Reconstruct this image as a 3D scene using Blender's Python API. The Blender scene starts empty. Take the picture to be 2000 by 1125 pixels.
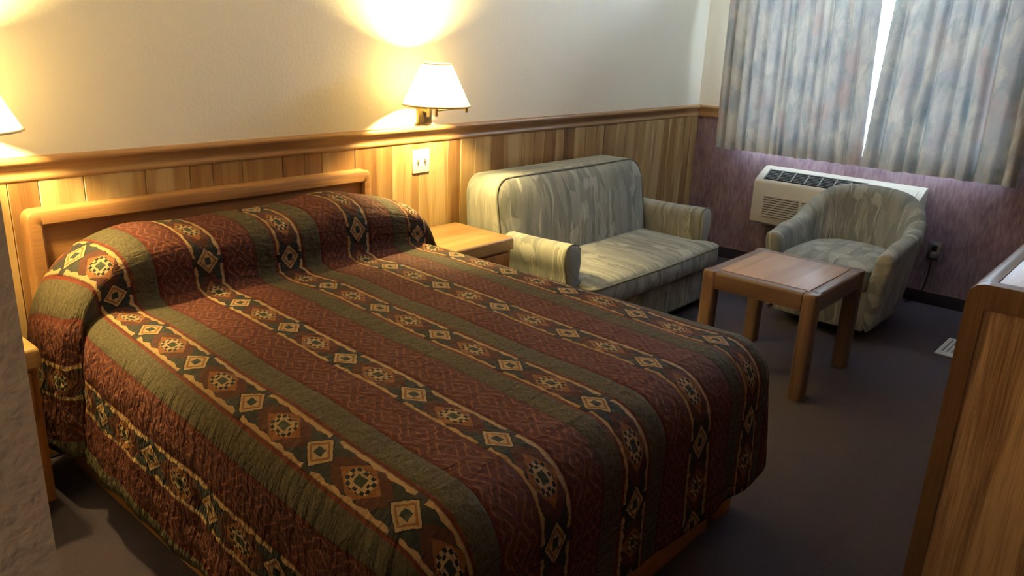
import bpy, bmesh, math, random
from mathutils import Vector, Matrix, noise as mnoise
PI = math.pi
C = bpy.context.scene.collection
random.seed(7)

# ------------------------------------------------------------------ node helpers
class S:
    """a node socket with arithmetic"""
    def __init__(s, nt, k): s.nt = nt; s.k = k
    def _m(s, op, *a, clamp=False):
        n = s.nt.nodes.new('ShaderNodeMath'); n.operation = op; n.use_clamp = clamp
        for i, v in enumerate((s,) + a):
            if isinstance(v, S): s.nt.links.new(v.k, n.inputs[i])
            else: n.inputs[i].default_value = float(v)
        return S(s.nt, n.outputs[0])
    def __add__(s, o): return s._m('ADD', o)
    __radd__ = __add__
    def __sub__(s, o): return s._m('SUBTRACT', o)
    def __rsub__(s, o): return (s * -1.0) + o
    def __mul__(s, o): return s._m('MULTIPLY', o)
    __rmul__ = __mul__
    def __truediv__(s, o): return s._m('DIVIDE', o)
    def __lt__(s, o): return s._m('LESS_THAN', o)
    def __gt__(s, o): return s._m('GREATER_THAN', o)
    def abs(s): return s._m('ABSOLUTE')
    def fract(s): return s._m('FRACT')
    def floor(s): return s._m('FLOOR')
    def sin(s): return s._m('SINE')
    def min(s, o): return s._m('MINIMUM', o)
    def max(s, o): return s._m('MAXIMUM', o)
    def pow(s, o): return s._m('POWER', o)
    def pingpong(s, o): return s._m('PINGPONG', o)
    def clamp(s): return s._m('ADD', 0.0, clamp=True)
    def step(s, a, b):          # smooth 0..1 between a and b
        return ((s - a) / (b - a)).clamp()

class M:
    """a material under construction"""
    def __init__(s, name):
        s.m = bpy.data.materials.new(name); s.m.use_nodes = True
        s.nt = s.m.node_tree; s.b = s.nt.nodes['Principled BSDF']; s.out = s.nt.nodes['Material Output']
    def n(s, t): return s.nt.nodes.new(t)
    def l(s, a, b): s.nt.links.new(a.k if isinstance(a, S) else a, b)
    def coord(s, which='Object'):
        return S(s.nt, s.n('ShaderNodeTexCoord').outputs[which])
    def xyz(s, v):
        n = s.n('ShaderNodeSeparateXYZ'); s.l(v, n.inputs[0])
        return [S(s.nt, n.outputs[i]) for i in range(3)]
    def vec(s, x, y, z=0.0):
        n = s.n('ShaderNodeCombineXYZ')
        for i, v in enumerate((x, y, z)):
            if isinstance(v, S): s.l(v, n.inputs[i])
            else: n.inputs[i].default_value = v
        return S(s.nt, n.outputs[0])
    def scale(s, v, k):
        n = s.n('ShaderNodeMapping'); s.l(v, n.inputs[0]); n.inputs['Scale'].default_value = k
        return S(s.nt, n.outputs[0])
    def noise(s, v, sc, det=2.0, rough=.5, dist=0.0):
        n = s.n('ShaderNodeTexNoise'); s.l(v, n.inputs['Vector'])
        n.inputs['Scale'].default_value = sc; n.inputs['Detail'].default_value = det
        n.inputs['Roughness'].default_value = rough; n.inputs['Distortion'].default_value = dist
        return S(s.nt, n.outputs['Fac'])
    def voro(s, v, sc, feature='F1', rnd=1.0):
        n = s.n('ShaderNodeTexVoronoi'); s.l(v, n.inputs['Vector']); n.feature = feature
        n.inputs['Scale'].default_value = sc; n.inputs['Randomness'].default_value = rnd
        if feature == 'DISTANCE_TO_EDGE': return S(s.nt, n.outputs['Distance']), None
        return S(s.nt, n.outputs['Distance']), S(s.nt, n.outputs['Color'])
    def chan(s, c, i=0):
        n = s.n('ShaderNodeSeparateColor'); s.l(c, n.inputs[0]); return S(s.nt, n.outputs[i])
    def attr(s, name):
        n = s.n('ShaderNodeAttribute'); n.attribute_name = name; return S(s.nt, n.outputs['Fac'])
    def mix(s, f, a, b, mode='MIX'):
        n = s.n('ShaderNodeMix'); n.data_type = 'RGBA'; n.blend_type = mode
        for idx, v in ((0, f), (6, a), (7, b)):
            if isinstance(v, S): s.l(v, n.inputs[idx])
            elif idx == 0: n.inputs[0].default_value = v
            else: n.inputs[idx].default_value = (*v, 1)
        return S(s.nt, n.outputs[2])
    def ramp(s, f, stops):
        n = s.n('ShaderNodeValToRGB'); s.l(f, n.inputs[0]); e = n.color_ramp.elements
        e[0].position, e[0].color = stops[0][0], (*stops[0][1], 1)
        e[1].position, e[1].color = stops[-1][0], (*stops[-1][1], 1)
        for p, c in stops[1:-1]:
            k = e.new(p); k.color = (*c, 1)
        return S(s.nt, n.outputs[0])
    def col(s, c):
        if isinstance(c, S): s.l(c, s.b.inputs['Base Color'])
        else: s.b.inputs['Base Color'].default_value = (*c, 1)
    def bump(s, h, strength=.3, dist=.01):
        n = s.n('ShaderNodeBump'); s.l(h, n.inputs['Height'])
        n.inputs['Strength'].default_value = strength; n.inputs['Distance'].default_value = dist
        s.l(n.outputs[0], s.b.inputs['Normal']); return n
    def set(s, rough=.5, metal=0.0, spec=.5, sheen=0.0):
        s.b.inputs['Roughness'].default_value = rough; s.b.inputs['Metallic'].default_value = metal
        s.b.inputs['Specular IOR Level'].default_value = spec
        if sheen:
            s.b.inputs['Sheen Weight'].default_value = sheen; s.b.inputs['Sheen Roughness'].default_value = .5
        return s.m

def sr(r, g, b):
    f = lambda c: (c / 255 / 12.92) if c / 255 <= .04045 else ((c / 255 + .055) / 1.055) ** 2.4
    return (f(r), f(g), f(b))

# ------------------------------------------------------------------ materials
def mat_paint(name, c, sc=70, st=.25):
    m = M(name); p = m.coord()
    n = m.noise(p, sc, 3, .55); n2 = m.noise(p, 2.2, 2)
    m.col(m.mix(n2, tuple(x * .96 for x in c), tuple(min(1, x * 1.03) for x in c)))
    m.bump(n, st, .006)
    return m.set(.85, spec=.25)

def mat_wood(name, dark, light, axis='z', rough=.38, grain=1.0, seed=0.0):
    m = M(name); x, y, z = m.xyz(m.coord())
    st = {'x': (1.1, 16, 16), 'y': (16, 1.1, 16), 'z': (16, 16, 1.1)}[axis]
    v = m.vec(x * st[0] + seed, y * st[1] + seed * .7, z * st[2] + seed * 1.3)
    big = m.noise(v, .55, 2, .5, .6)
    rings = ((big * 13.0).sin() * .5 + .5).pow(1.6)
    st2 = {'x': (6, 220, 220), 'y': (220, 6, 220), 'z': (220, 220, 6)}[axis]
    pores = m.noise(m.vec(x * st2[0], y * st2[1], z * st2[2]), 1.0, 2, .6)
    f = (rings * .45 + big * .35 + pores.step(.35, .7) * .3 * grain)
    m.col(m.ramp(f, [(.12, dark), (.5, tuple((a + b) / 2 for a, b in zip(dark, light))), (.85, light)]))
    m.bump(pores, .08, .002)
    return m.set(rough, spec=.4)

def mat_planks():
    m = M('plank_wood'); x, y, z = m.xyz(m.coord())
    r = m.attr('plank'); r2 = m.attr('plank_tone')
    v = m.vec(x * 16 + r * 37, y * 10, z * 1.2 + r * 61)
    big = m.noise(v, .7, 3, .55, .9)
    rings = ((big * 15.0).sin() * .5 + .5).pow(1.4)
    pores = m.noise(m.vec(x * 240, y * 200, z * 6), 1.0, 2, .6)
    # a knot here and there
    kd, kc = m.voro(m.vec(x * 3.1 + r * 13, 0.0, z * 1.8 + r * 5), 1.0)
    kn = (1 - kd.step(.03, .11)) * (m.chan(kc) > .72)
    sap = m.noise(m.vec(x * 9 + r * 11, 0.0, z * .8 + r * 3), 1.0, 1, .4, .3).step(.5, .58)
    tone = (r2 * .62 + sap * .22 + rings * .16 + big * .12 - pores.step(.4, .75) * .10 - kn * .35)
    m.col(m.ramp(tone, [(.0, sr(30, 20, 12)), (.02, sr(82, 52, 32)), (.25, sr(120, 86, 52)), (.55, sr(148, 116, 74)), (.85, sr(176, 150, 106))]))
    m.bump(pores, .06, .002)
    return m.set(.42, spec=.35)

def mat_carpet(name, a, b):
    m = M(name); p = m.coord()
    f = m.noise(p, 260, 3, .7); g = m.noise(p, 9, 3, .6)
    m.col(m.mix((f * .7 + g * .3).step(.32, .68), a, b))
    m.bump(f, .8, .012)
    return m.set(.95, spec=.1, sheen=.25)

def mat_wallpaper():
    m = M('mauve_wall_fabric'); x, y, z = m.xyz(m.coord())
    a = m.noise(m.vec(x * 60, y * 60, z * 14), 1.0, 4, .65)
    b = m.noise(m.vec(x * 9, y * 9, z * 4), 1.0, 3, .6)
    f = (a * .6 + b * .4).step(.36, .64)
    m.col(m.mix(f, sr(104, 80, 90), sr(150, 126, 132)))
    m.bump(a, .3, .006)
    return m.set(.8, spec=.25, sheen=.15)

def mat_upholstery(name, sc=1.0):
    """grey green jacquard: long brush strokes with pale rounded patches"""
    m = M(name); u, v, _ = m.xyz(m.coord('UV'))
    u = u * sc; v = v * sc
    w = m.noise(m.vec(u * 3.5, v * 3.5), 1.0, 2) - .5
    w3 = m.noise(m.vec(u * 30, v * 14), 1.0, 3) - .5
    uu = u + w * .07 + w3 * .022; vv = v + w * .05 + w3 * .05
    d, c = m.voro(m.vec(uu * 26, vv * 5.0), 1.0); r = m.chan(c, 0) * .7 + m.noise(m.vec(uu * 30, vv * 4.5), 1.0, 2, .5).step(.3, .7) * .3
    base = m.ramp(r, [(.0, sr(106, 109, 107)), (.3, sr(128, 131, 127)), (.62, sr(146, 147, 141)), (1.0, sr(162, 161, 154))])
    # pale rounded patches
    d2, c2 = m.voro(m.vec((uu + w3 * .10) * 9.5, (vv + w3 * .02) * 7.5), 1.0)
    patch = (1 - d2.step(.34, .42)) * (m.chan(c2, 1) > .45)
    speck = m.noise(m.vec(u, v), 330, 2, .6)
    pale = m.mix(speck.step(.4, .62), sr(150, 151, 146), sr(188, 187, 180))
    col = m.mix(patch * .85, base, pale)
    # thin light strokes and dark gaps
    st = m.noise(m.vec(uu * 46, vv * 2.6), 1.0, 2, .5, .4)
    line = st.step(.63, .67)
    col = m.mix(line * .75, col, sr(192, 189, 174))
    dk = (1 - st.step(.30, .36)) * (1 - patch)
    col = m.mix(dk * .5, col, sr(96, 98, 94))
    weave = m.noise(m.vec(u * 700, v * 700), 1.0, 2)
    m.col(m.mix(weave.step(.3, .7), m.mix(1.0, col, (.82, .82, .82), 'MULTIPLY'), col))
    m.bump(weave * .4 + patch * .4 + line * .5, .35, .004)
    return m.set(.85, spec=.25, sheen=.15)

def mat_curtain():
    m = M('curtain_print'); u, v, _ = m.xyz(m.coord('UV'))
    p = m.vec(u, v)
    a = m.noise(m.vec(u * .9, v * .8), 6, 3, .5, .6)
    b = m.noise(m.vec(u * .8 + 7, v * .6), 4.5, 3, .5, .6)
    k = m.noise(m.vec(u * 1.0 + 3, v * .6), 8, 3, .55, .8)
    col = m.mix(a.step(.42, .62), sr(186, 186, 186), sr(212, 207, 197))
    col = m.mix(b.step(.53, .66) * .8, col, sr(194, 176, 172))
    col = m.mix(k.step(.50, .66) * .6, col, sr(150, 162, 164))
    q = m.noise(m.vec(u * 9 + 1, v * 5), 6, 3, .6, 2.0)
    sq = (1 - ((q - .5).abs()).step(.004, .016)) * m.noise(p, 5, 1).step(.55, .6)
    col = m.mix(sq * .7, col, sr(84, 98, 104))
    wv = m.noise(p, 600, 1)
    m.bump(wv, .15, .002)
    m.col(col); m.set(.85, spec=.15)
    t = m.n('ShaderNodeBsdfTranslucent'); m.l(col, t.inputs[0])
    mx = m.n('ShaderNodeMixShader'); mx.inputs[0].default_value = CURTAIN_T
    m.l(m.b.outputs[0], mx.inputs[1]); m.l(t.outputs[0], mx.inputs[2]); m.l(mx.outputs[0], m.out.inputs[0])
    return m.m

def mat_plain(name, c, rough=.5, metal=0.0, spec=.5):
    m = M(name); n = m.noise(m.coord(), 40, 2)
    m.col(m.mix(n, tuple(x * .95 for x in c), tuple(min(1, x * 1.04) for x in c)))
    return m.set(rough, metal, spec)

def mat_shade():
    m = M('lamp_shade_fabric'); n = m.noise(m.scale(m.coord(), (1, 1, .1)), 300, 1)
    c = m.mix(n, (.92, .89, .80), (.96, .93, .85)); m.col(c); m.set(.8, spec=.2)
    t = m.n('ShaderNodeBsdfTranslucent'); m.l(c, t.inputs[0])
    mx = m.n('ShaderNodeMixShader'); mx.inputs[0].default_value = .72
    m.l(m.b.outputs[0], mx.inputs[1]); m.l(t.outputs[0], mx.inputs[2])
    tr = m.n('ShaderNodeBsdfTransparent'); tr.inputs[0].default_value = (1, .93, .78, 1)      # open weave
    m2 = m.n('ShaderNodeMixShader'); m2.inputs[0].default_value = .16
    m.l(mx.outputs[0], m2.inputs[1]); m.l(tr.outputs[0], m2.inputs[2]); m.l(m2.outputs[0], m.out.inputs[0])
    return m.m

def mat_glow(name, c, s):
    m = M(name); m.col((.9, .9, .85))
    m.b.inputs['Emission Color'].default_value = (*c, 1); m.b.inputs['Emission Strength'].default_value = s
    return m.m

def mat_glass():
    m = M('window_glass'); nt = m.nt
    tr = m.n('ShaderNodeBsdfTransparent'); gl = m.n('ShaderNodeBsdfGlossy'); gl.inputs['Roughness'].default_value = .02
    fr = m.n('ShaderNodeFresnel'); fr.inputs[0].default_value = 1.45
    mx = m.n('ShaderNodeMixShader'); m.l(fr.outputs[0], mx.inputs[0]); m.l(tr.outputs[0], mx.inputs[1]); m.l(gl.outputs[0], mx.inputs[2])
    m.l(mx.outputs[0], m.out.inputs[0]); return m.m

def mat_bedspread():
    """woven southwestern stripe; u runs across the bed (0 = middle of the central ornament band), v along it, both in metres"""
    m = M('bedspread_weave'); u0, v0, _ = m.xyz(m.coord('UV'))
    j = m.noise(m.vec(u0, v0), 70, 2) - .5; j2 = m.noise(m.vec(u0 + 5, v0 + 3), 70, 2) - .5
    u = u0 + j * .006; v = v0 + j2 * .008
    t = u.pingpong(.325)
    dg = t.min(.325 - t)
    outer = t < .16                                  # bands flanked by olive
    q = (v / .155 + outer * .31).pingpong(1.0) * .155   # 0 at a checked diamond, .155 at a cream diamond
    dc = .155 - q
    HW = .056
    SL, TAN, CRM, RB, DK = sr(70, 72, 68), sr(156, 112, 72), sr(200, 172, 128), sr(96, 58, 48), sr(46, 46, 48)
    mott = m.noise(m.vec(u, v), 120, 3, .6)
    # ---- ornament band
    g = m.mix(mott, tuple(c * .6 for c in SL), SL)
    tri = ((dg / .052 + (q - .045).abs() / .075) < 1.0)
    g = m.mix(tri, g, RB)
    D1 = dg / .049 + q / .074
    g = m.mix(D1 < 1.0, g, m.mix(mott, TAN, sr(150, 92, 52)))
    ck = ((dg / .0095 + .5).floor() + (q / .0125 + .5).floor()) * .5
    ck = ck.fract() > .25
    inner = (dg < .026) * (q < .042) * (D1 < .86)
    g = m.mix(inner, g, m.mix(ck, DK, CRM))
    core = (dg < .0105) * (q < .016)
    ring = (dg < .0155) * (q < .0235)
    g = m.mix(ring, g, CRM); g = m.mix(core, g, sr(66, 76, 60))
    D2 = dg / .040 + dc / .052
    g = m.mix(D2 < 1.12, g, DK)
    g = m.mix(D2 < 1.0, g, CRM); g = m.mix((D2 < .80) * (D2 > .62), g, TAN)
    g = m.mix((dg < .010) * (dc < .014), g, sr(62, 72, 66))
    wav = (v / .028).pingpong(1.0)
    wl = m.noise(m.vec(u, v), 24, 2)
    bord = (dg > (.0385 + wav * .006 + (wl - .5) * .010)) * (dc > .017)
    g = m.mix(bord, g, m.mix(mott, CRM, sr(196, 158, 106)))
    edge = (dg > HW - .004)
    g = m.mix(edge * .7, g, sr(84, 36, 28))
    # ---- olive
    ol = m.mix(m.noise(m.vec(u * 1.0, v * .6), 150, 4, .7).step(.34, .66), sr(74, 70, 54), sr(116, 108, 82))
    ol = m.mix(t < HW + .008, ol, sr(120, 52, 38))
    # ---- red with faint nested diamonds
    a = (t - .205).abs(); row = a.pingpong(.034)
    b = (v / .052 + (a / .068 + .5).floor()).pingpong(1.0)
    W = row / .034 * .5 + b * .5
    ln = ((W * 3.0).fract() < .26) * m.noise(m.vec(u, v), 55, 2).step(.30, .5)
    rd = m.mix(m.noise(m.vec(u, v), 180, 3, .7).step(.3, .7), sr(86, 48, 45), sr(112, 64, 56))
    rd = m.mix(m.noise(m.vec(u, v), 38, 3, .6).step(.5, .75) * .4, rd, sr(140, 92, 50))
    rd = m.mix(ln * .5, rd, sr(172, 116, 84))
    rd = m.mix((a > .052) * .6, rd, sr(100, 34, 28))
    # ---- put together
    col = m.mix(t > .141, ol, rd)
    col = m.mix(dg < HW, col, g)
    seam = (1 - ((dg - HW).abs() / .0022).clamp()).max(1 - ((t - .141).abs() / .0018).clamp())
    col = m.mix(seam * .6, col, sr(46, 26, 20))
    weave = m.noise(m.vec(u0 * 260, v0 * 900), 1.0, 2)
    m.col(m.mix(weave.step(.25, .7), m.mix(1.0, col, (.32, .30, .29), 'MULTIPLY'), m.mix(1.0, col, (.52, .48, .46), 'MULTIPLY')))
    puff = ((dg - HW).abs() / .02).clamp().min(((t - .141).abs() / .02).clamp()).pow(.5)
    pk = m.attr('pucker')
    wr = m.noise(m.vec(u0 * 14, v0 * 42), 1.0, 3, .55, .5)
    wr2 = m.noise(m.vec(u0 * 26, v0 * 26), 1.0, 3, .6)
    quilt = m.noise(m.vec(u0, v0), 44, 2, .5)
    h = puff * .35 + quilt * .45 + wr2 * .5 + wr * pk * 8.0 + weave * .05
    m.bump(h, .75, .014)
    return m.set(.8, spec=.12)

# ------------------------------------------------------------------ mesh helpers
def world_loc(o):
    v = Vector((0, 0, 0))
    while o: v += o.location; o = o.parent
    return v

def obj(name, bm, mats, parent=None, smooth=True, uv=None, angle=40, origin=None):
    """link a bmesh given in world coordinates as ONE object"""
    off = world_loc(parent) if parent else Vector(origin or (0, 0, 0))
    bm.normal_update()
    if uv:
        ul = bm.loops.layers.uv.new('UVMap')
        for f in bm.faces:
            for l in f.loops: l[ul].uv = uv(l.vert.co, f.normal)
    bmesh.ops.translate(bm, verts=bm.verts, vec=-off)
    if smooth:
        for f in bm.faces: f.smooth = True
        ca = math.radians(angle)
        for e in bm.edges:
            if len(e.link_faces) == 2 and e.calc_face_angle(0) > ca: e.smooth = False
    me = bpy.data.meshes.new(name); bm.to_mesh(me); bm.free()
    o = bpy.data.objects.new(name, me)
    for m in (mats if isinstance(mats, (list, tuple)) else [mats]): me.materials.append(m)
    C.objects.link(o)
    if parent: o.parent = parent
    elif origin: o.location = off
    return o

def thing(name, label, cat, loc=(0, 0, 0), group=None):
    o = bpy.data.objects.new(name, None); C.objects.link(o); o.location = loc; o.empty_display_size = .1
    return tag(o, label, cat, group)

def tag(o, label, cat, group=None):
    o['label'] = label; o['category'] = cat
    if group: o['group'] = group
    return o

def struct(name, bm, mats, parent=None, **k):
    o = obj(name, bm, mats, parent, **k); o['kind'] = 'structure'; return o

def box(bm, x0, x1, y0, y1, z0, z1, bev=0.0, seg=2):
    r = bmesh.ops.create_cube(bm, size=1.0); vs = r['verts']
    bmesh.ops.scale(bm, verts=vs, vec=(abs(x1 - x0), abs(y1 - y0), abs(z1 - z0)))
    bmesh.ops.translate(bm, verts=vs, vec=((x0 + x1) / 2, (y0 + y1) / 2, (z0 + z1) / 2))
    if bev:
        es = list({e for v in vs for e in v.link_edges})
        r = bmesh.ops.bevel(bm, geom=es, offset=bev, segments=seg, profile=.5, affect='EDGES')
        return list({v for f in r['faces'] for v in f.verts} | {v for v in vs if v.is_valid})
    return vs

def Box(*a, **k):
    bm = bmesh.new(); box(bm, *a, **k); return bm

def skin(bm, rings, close=True, cap=True):
    """rings: lists of points of equal length; quads between successive ones"""
    R = [[bm.verts.new(p) for p in r] for r in rings]
    n = len(R[0]); m = n if close else n - 1
    for a, b in zip(R, R[1:]):
        for i in range(m):
            k = (i + 1) % n
            try: bm.faces.new((a[i], a[k], b[k], b[i]))
            except ValueError: pass
    if cap and close:
        for r in (R[0][::-1], R[-1]):
            try: bm.faces.new(r)
            except ValueError: pass
    return R

def tube(bm, pts, r, n=10, close=False):
    pts = [Vector(p) for p in pts]; rings = []; up = None; N = len(pts)
    for i, p in enumerate(pts):
        if close: t = pts[(i + 1) % N] - pts[i - 1]
        else: t = pts[min(i + 1, N - 1)] - pts[max(i - 1, 0)]
        t.normalize()
        if up is None:
            up = t.orthogonal().normalized()
        up = (up - t * up.dot(t)).normalized(); s = t.cross(up)
        rr = r(i / (N - 1)) if callable(r) else r
        rings.append([p + (up * math.cos(2 * PI * k / n) + s * math.sin(2 * PI * k / n)) * rr for k in range(n)])
    if close:
        rings.append(rings[0])
    skin(bm, rings, cap=not close)
    if close: bmesh.ops.remove_doubles(bm, verts=bm.verts, dist=1e-5)

def lathe(bm, prof, cx, cy, n=48, cap=True):
    skin(bm, [[(cx + r * math.cos(2 * PI * k / n), cy + r * math.sin(2 * PI * k / n), z) for k in range(n)] for r, z in prof], cap=cap)

def fix(bm):
    bmesh.ops.recalc_face_normals(bm, faces=bm.faces); return bm

def rrect(x0, x1, y0, y1, r, n=6):
    """rounded rectangle as a list of 2-D points; r a number or four (x1y1, x0y1, x0y0, x1y0)"""
    rs = r if isinstance(r, (tuple, list)) else (r,) * 4
    out = []
    for (cx, cy, a0), q in zip((((x1), (y1), 0), ((x0), (y1), PI / 2), ((x0), (y0), PI), ((x1), (y0), 1.5 * PI)), rs):
        sx = -1 if cx == x1 else 1; sy = -1 if cy == y1 else 1
        for k in range(n + 1):
            a = a0 + PI / 2 * k / n
            out.append((cx + sx * q + q * math.cos(a), cy + sy * q + q * math.sin(a)))
    return out

def resample(pts, n):
    P = [Vector(p) for p in pts] + [Vector(pts[0])]
    L = [0]
    for a, b in zip(P, P[1:]): L.append(L[-1] + (b - a).length)
    out = []; k = 0
    for i in range(n):
        s = L[-1] * i / n
        while L[k + 1] < s: k += 1
        f = (s - L[k]) / max(1e-9, L[k + 1] - L[k]); out.append(tuple(P[k].lerp(P[k + 1], f)))
    return out

def smoothstep(a, b, x):
    t = max(0, min(1, (x - a) / (b - a))); return t * t * (3 - 2 * t)

# ------------------------------------------------------------------ constants of the place (metres)
XW = 4.53            # window wall
YS = -3.20           # wall opposite the bed
XB = -2.60           # wall behind the camera
ZC = 2.45
RAIL0, RAIL1 = 1.032, 1.115
BX, BY = -.722, -2.02  # corner of the bathroom block on the left
CURTAIN_T = .0145
SKY = 60.0
ENTRY_FILL = 22
BULB = 2500.0

paint = mat_paint('wall_paint', sr(236, 229, 214))
stucco = mat_paint('rough_wall_paint', sr(222, 212, 196), 42, .9)
ceil_m = mat_paint('ceiling_paint', sr(232, 228, 220), 120, .5)
mauve = mat_wallpaper()
carpet = mat_carpet('purple_carpet', sr(34, 23, 38), sr(64, 44, 66))
basem = mat_carpet('carpet_base', sr(38, 28, 38), sr(56, 42, 54))
planks = mat_planks()
rail_x = mat_wood('rail_oak', sr(128, 93, 60), sr(164, 128, 86), 'x', .35)
rail_y = mat_wood('rail_oak_across', sr(128, 93, 60), sr(164, 128, 86), 'y', .35)
oak_x = mat_wood('oak_lengthways', sr(124, 86, 52), sr(156, 116, 74), 'x', .36, seed=3)
oak_y = mat_wood('oak_crossways', sr(146, 92, 48), sr(192, 134, 78), 'y', .36, seed=9)
oak_z = mat_wood('oak_upright', sr(146, 92, 48), sr(192, 134, 78), 'z', .36, seed=5)
tab_x = mat_wood('table_oak_x', sr(88, 66, 54), sr(124, 98, 80), 'x', .36, seed=13)
tab_y = mat_wood('table_oak_y', sr(88, 66, 54), sr(124, 98, 80), 'y', .36, seed=19)
tab_z = mat_wood('table_oak_z', sr(88, 66, 54), sr(124, 98, 80), 'z', .4, seed=15)
lam_x = mat_wood('pinkish_wood_top', sr(140, 106, 84), sr(172, 138, 112), 'x', .45, seed=21)
dres_z = mat_wood('dresser_oak_upright', sr(98, 70, 46), sr(134, 100, 68), 'z', .4, seed=25)
dres_y = mat_wood('dresser_oak_crossways', sr(98, 70, 46), sr(134, 100, 68), 'y', .4, seed=27)
dres_x = mat_wood('dresser_oak_lengthways', sr(98, 70, 46), sr(134, 100, 68), 'x', .28, seed=29)
pan_z = mat_wood('dresser_panel_wood', sr(118, 84, 56), sr(214, 174, 128), 'z', .45, grain=1.4, seed=31)
pale_x = mat_wood('nightstand_top_wood', sr(140, 108, 68), sr(168, 134, 90), 'x', .32, seed=35)
dark_z = mat_wood('nightstand_side_wood', sr(120, 74, 38), sr(158, 104, 58), 'z', .42, seed=37)
plinth_m = mat_wood('bed_plinth_wood', sr(150, 96, 46), sr(184, 126, 66), 'x', .45, seed=41)
uph = mat_upholstery('grey_jacquard')
uph_p = mat_plain('piping_cord', sr(112, 112, 102), .85, 0, .2)
curt = mat_curtain()
brass = mat_plain('brass', (.62, .46, .20), .28, 1.0)
white_pl = mat_plain('white_plastic', sr(236, 232, 220), .35)
beige_pl = mat_plain('beige_plastic', sr(196, 188, 172), .45)
dark_pl = mat_plain('dark_slot', sr(20, 20, 24), .9, 0, .1)
lever_pl = mat_plain('grey_slot', sr(110, 104, 92), .5)
steel = mat_plain('brushed_steel', (.45, .46, .48), .3, 1.0)
black_pl = mat_plain('black_rubber', sr(24, 22, 24), .6)
shade_m = mat_shade()
shade_trim = mat_plain('shade_trim', sr(206, 184, 138), .7, 0, .2)
bulb_m = mat_glow('lit_bulb', (1.0, .74, .27), BULB)
alu = mat_plain('window_frame_metal', sr(190, 192, 196), .4, .6)
glass = mat_glass()
ticking = mat_plain('mattress_ticking', sr(210, 206, 196), .9, 0, .1)
spread_m = mat_bedspread()
grey_metal = mat_plain('painted_grey_metal', sr(190, 190, 192), .45)

# ------------------------------------------------------------------ setting
struct('floor', Box(XB - .2, XW + .2, YS - .2, .2, -.2, 0), carpet, smooth=False)
struct('ceiling', Box(XB - .2, XW + .2, YS - .2, .2, ZC, ZC + .15), ceil_m, smooth=False)
struct('wall_back', Box(XB - .2, XW + .2, 0, .2, 0, ZC), paint, smooth=False)
struct('wall_front', Box(XB - .2, XW + .2, YS - .2, YS, 0, ZC), mauve, smooth=False)
struct('wall_entry', Box(XB - .2, XB, YS, 0, 0, ZC), mauve, smooth=False)
struct('wall_left', Box(XB, BX, BY, 0, 0, ZC), stucco, smooth=False)
WY0, WY1, WZ0, WZ1 = -.34, -2.06, .88, 2.36  # unseen top raised above the curtains so daylight spills over them
bm = bmesh.new()
box(bm, XW, XW + .2, WY0, 0, 0, RAIL1 - .03); box(bm, XW, XW + .2, YS, WY1, 0, RAIL1 - .03)
box(bm, XW, XW + .2, WY1, WY0, 0, WZ0)
nlow = len(bm.faces)
box(bm, XW, XW + .2, WY0, 0, RAIL1 - .03, ZC); box(bm, XW, XW + .2, YS, WY1, RAIL1 - .03, ZC)
box(bm, XW, XW + .2, WY1, WY0, WZ1, ZC)
bm.faces.ensure_lookup_table()
for i, f in enumerate(bm.faces): f.material_index = 0 if i < nlow else 1
struct('wall_right', bm, [mauve, paint], smooth=False)

# window: frame, sliding sash bars, one pane each side
bm = bmesh.new()
for a in ((WY0 - .05, WY0, WZ0, WZ1), (WY1, WY1 + .05, WZ0, WZ1), (WY1, WY0, WZ0, WZ0 + .05), (WY1, WY0, WZ1 - .05, WZ1), (-1.225, -1.175, WZ0, WZ1)):
    box(bm, XW + .05, XW + .11, *a, bev=.004)
win = struct('window_1', bm, alu)
bm = bmesh.new()
box(bm, XW + .075, XW + .081, WY1 + .04, WY0 - .04, WZ0 + .04, WZ1 - .04)
obj('pane', bm, glass, win, smooth=False)

# chair rail: moulded profile (out from wall, height)
prof = [(0, RAIL0), (.012, RAIL0), (.017, RAIL0 + .006), (.017, RAIL0 + .016), (.012, RAIL0 + .021), (.013, RAIL0 + .032),
        (.018, RAIL0 + .044), (.024, RAIL0 + .050), (.024, RAIL0 + .054), (.031, RAIL0 + .060), (.034, RAIL0 + .068), (.031, RAIL0 + .077), (.024, RAIL1), (0, RAIL1)]
bm = bmesh.new(); skin(bm, [[(x, -o, z) for o, z in prof] for x in (BX, XW)]); fix(bm)
struct('trim_1', bm, rail_x, angle=60)
for i, (a, b) in enumerate(((-.02, WY0), (WY1, YS))):
    bm = bmesh.new(); skin(bm, [[(XW - o, y, z) for o, z in prof] for y in (a, b)]); fix(bm)
    struct('trim_%d' % (i + 2), bm, rail_y, angle=60)

# plank wainscot on the bed wall: every board with its own tone, V grooves between them
edges = [BX + .002, -.62, -.53, -.40, -.28, -.13, -.035, .112, .331, .505, .60, .73, .919, 1.03, 1.12, 1.304, 1.528, 1.70, 1.801, 1.90, 1.995, 2.103, 2.236, 2.336, 2.493,
         2.60, 2.695, 2.80, 2.881, 2.984, 3.10, 3.22, 3.30, 3.44, 3.55, 3.70, 3.79, 3.90, 4.03, 4.12, 4.26, 4.35, 4.44, XW - .002]
bm = bmesh.new(); la = bm.faces.layers.float.new('plank'); lb = bm.faces.layers.float.new('plank_tone')
tones = {6: .75, 7: .75, 8: .7, 9: .25, 10: .2, 11: .3}
for i, (a, b) in enumerate(zip(edges, edges[1:])):
    before = set(bm.faces)
    box(bm, a + .0012, b - .0012, -.012, -.002, .02, RAIL0 + .004, bev=.002, seg=1)
    r, tn = random.random(), tones.get(i, random.choice((.18, .3, .5, .62, .8, .9)))
    for f in set(bm.faces) - before: f[la] = r; f[lb] = tn
before = set(bm.faces); box(bm, edges[0], edges[-1], -.004, 0, .02, RAIL0)
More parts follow.
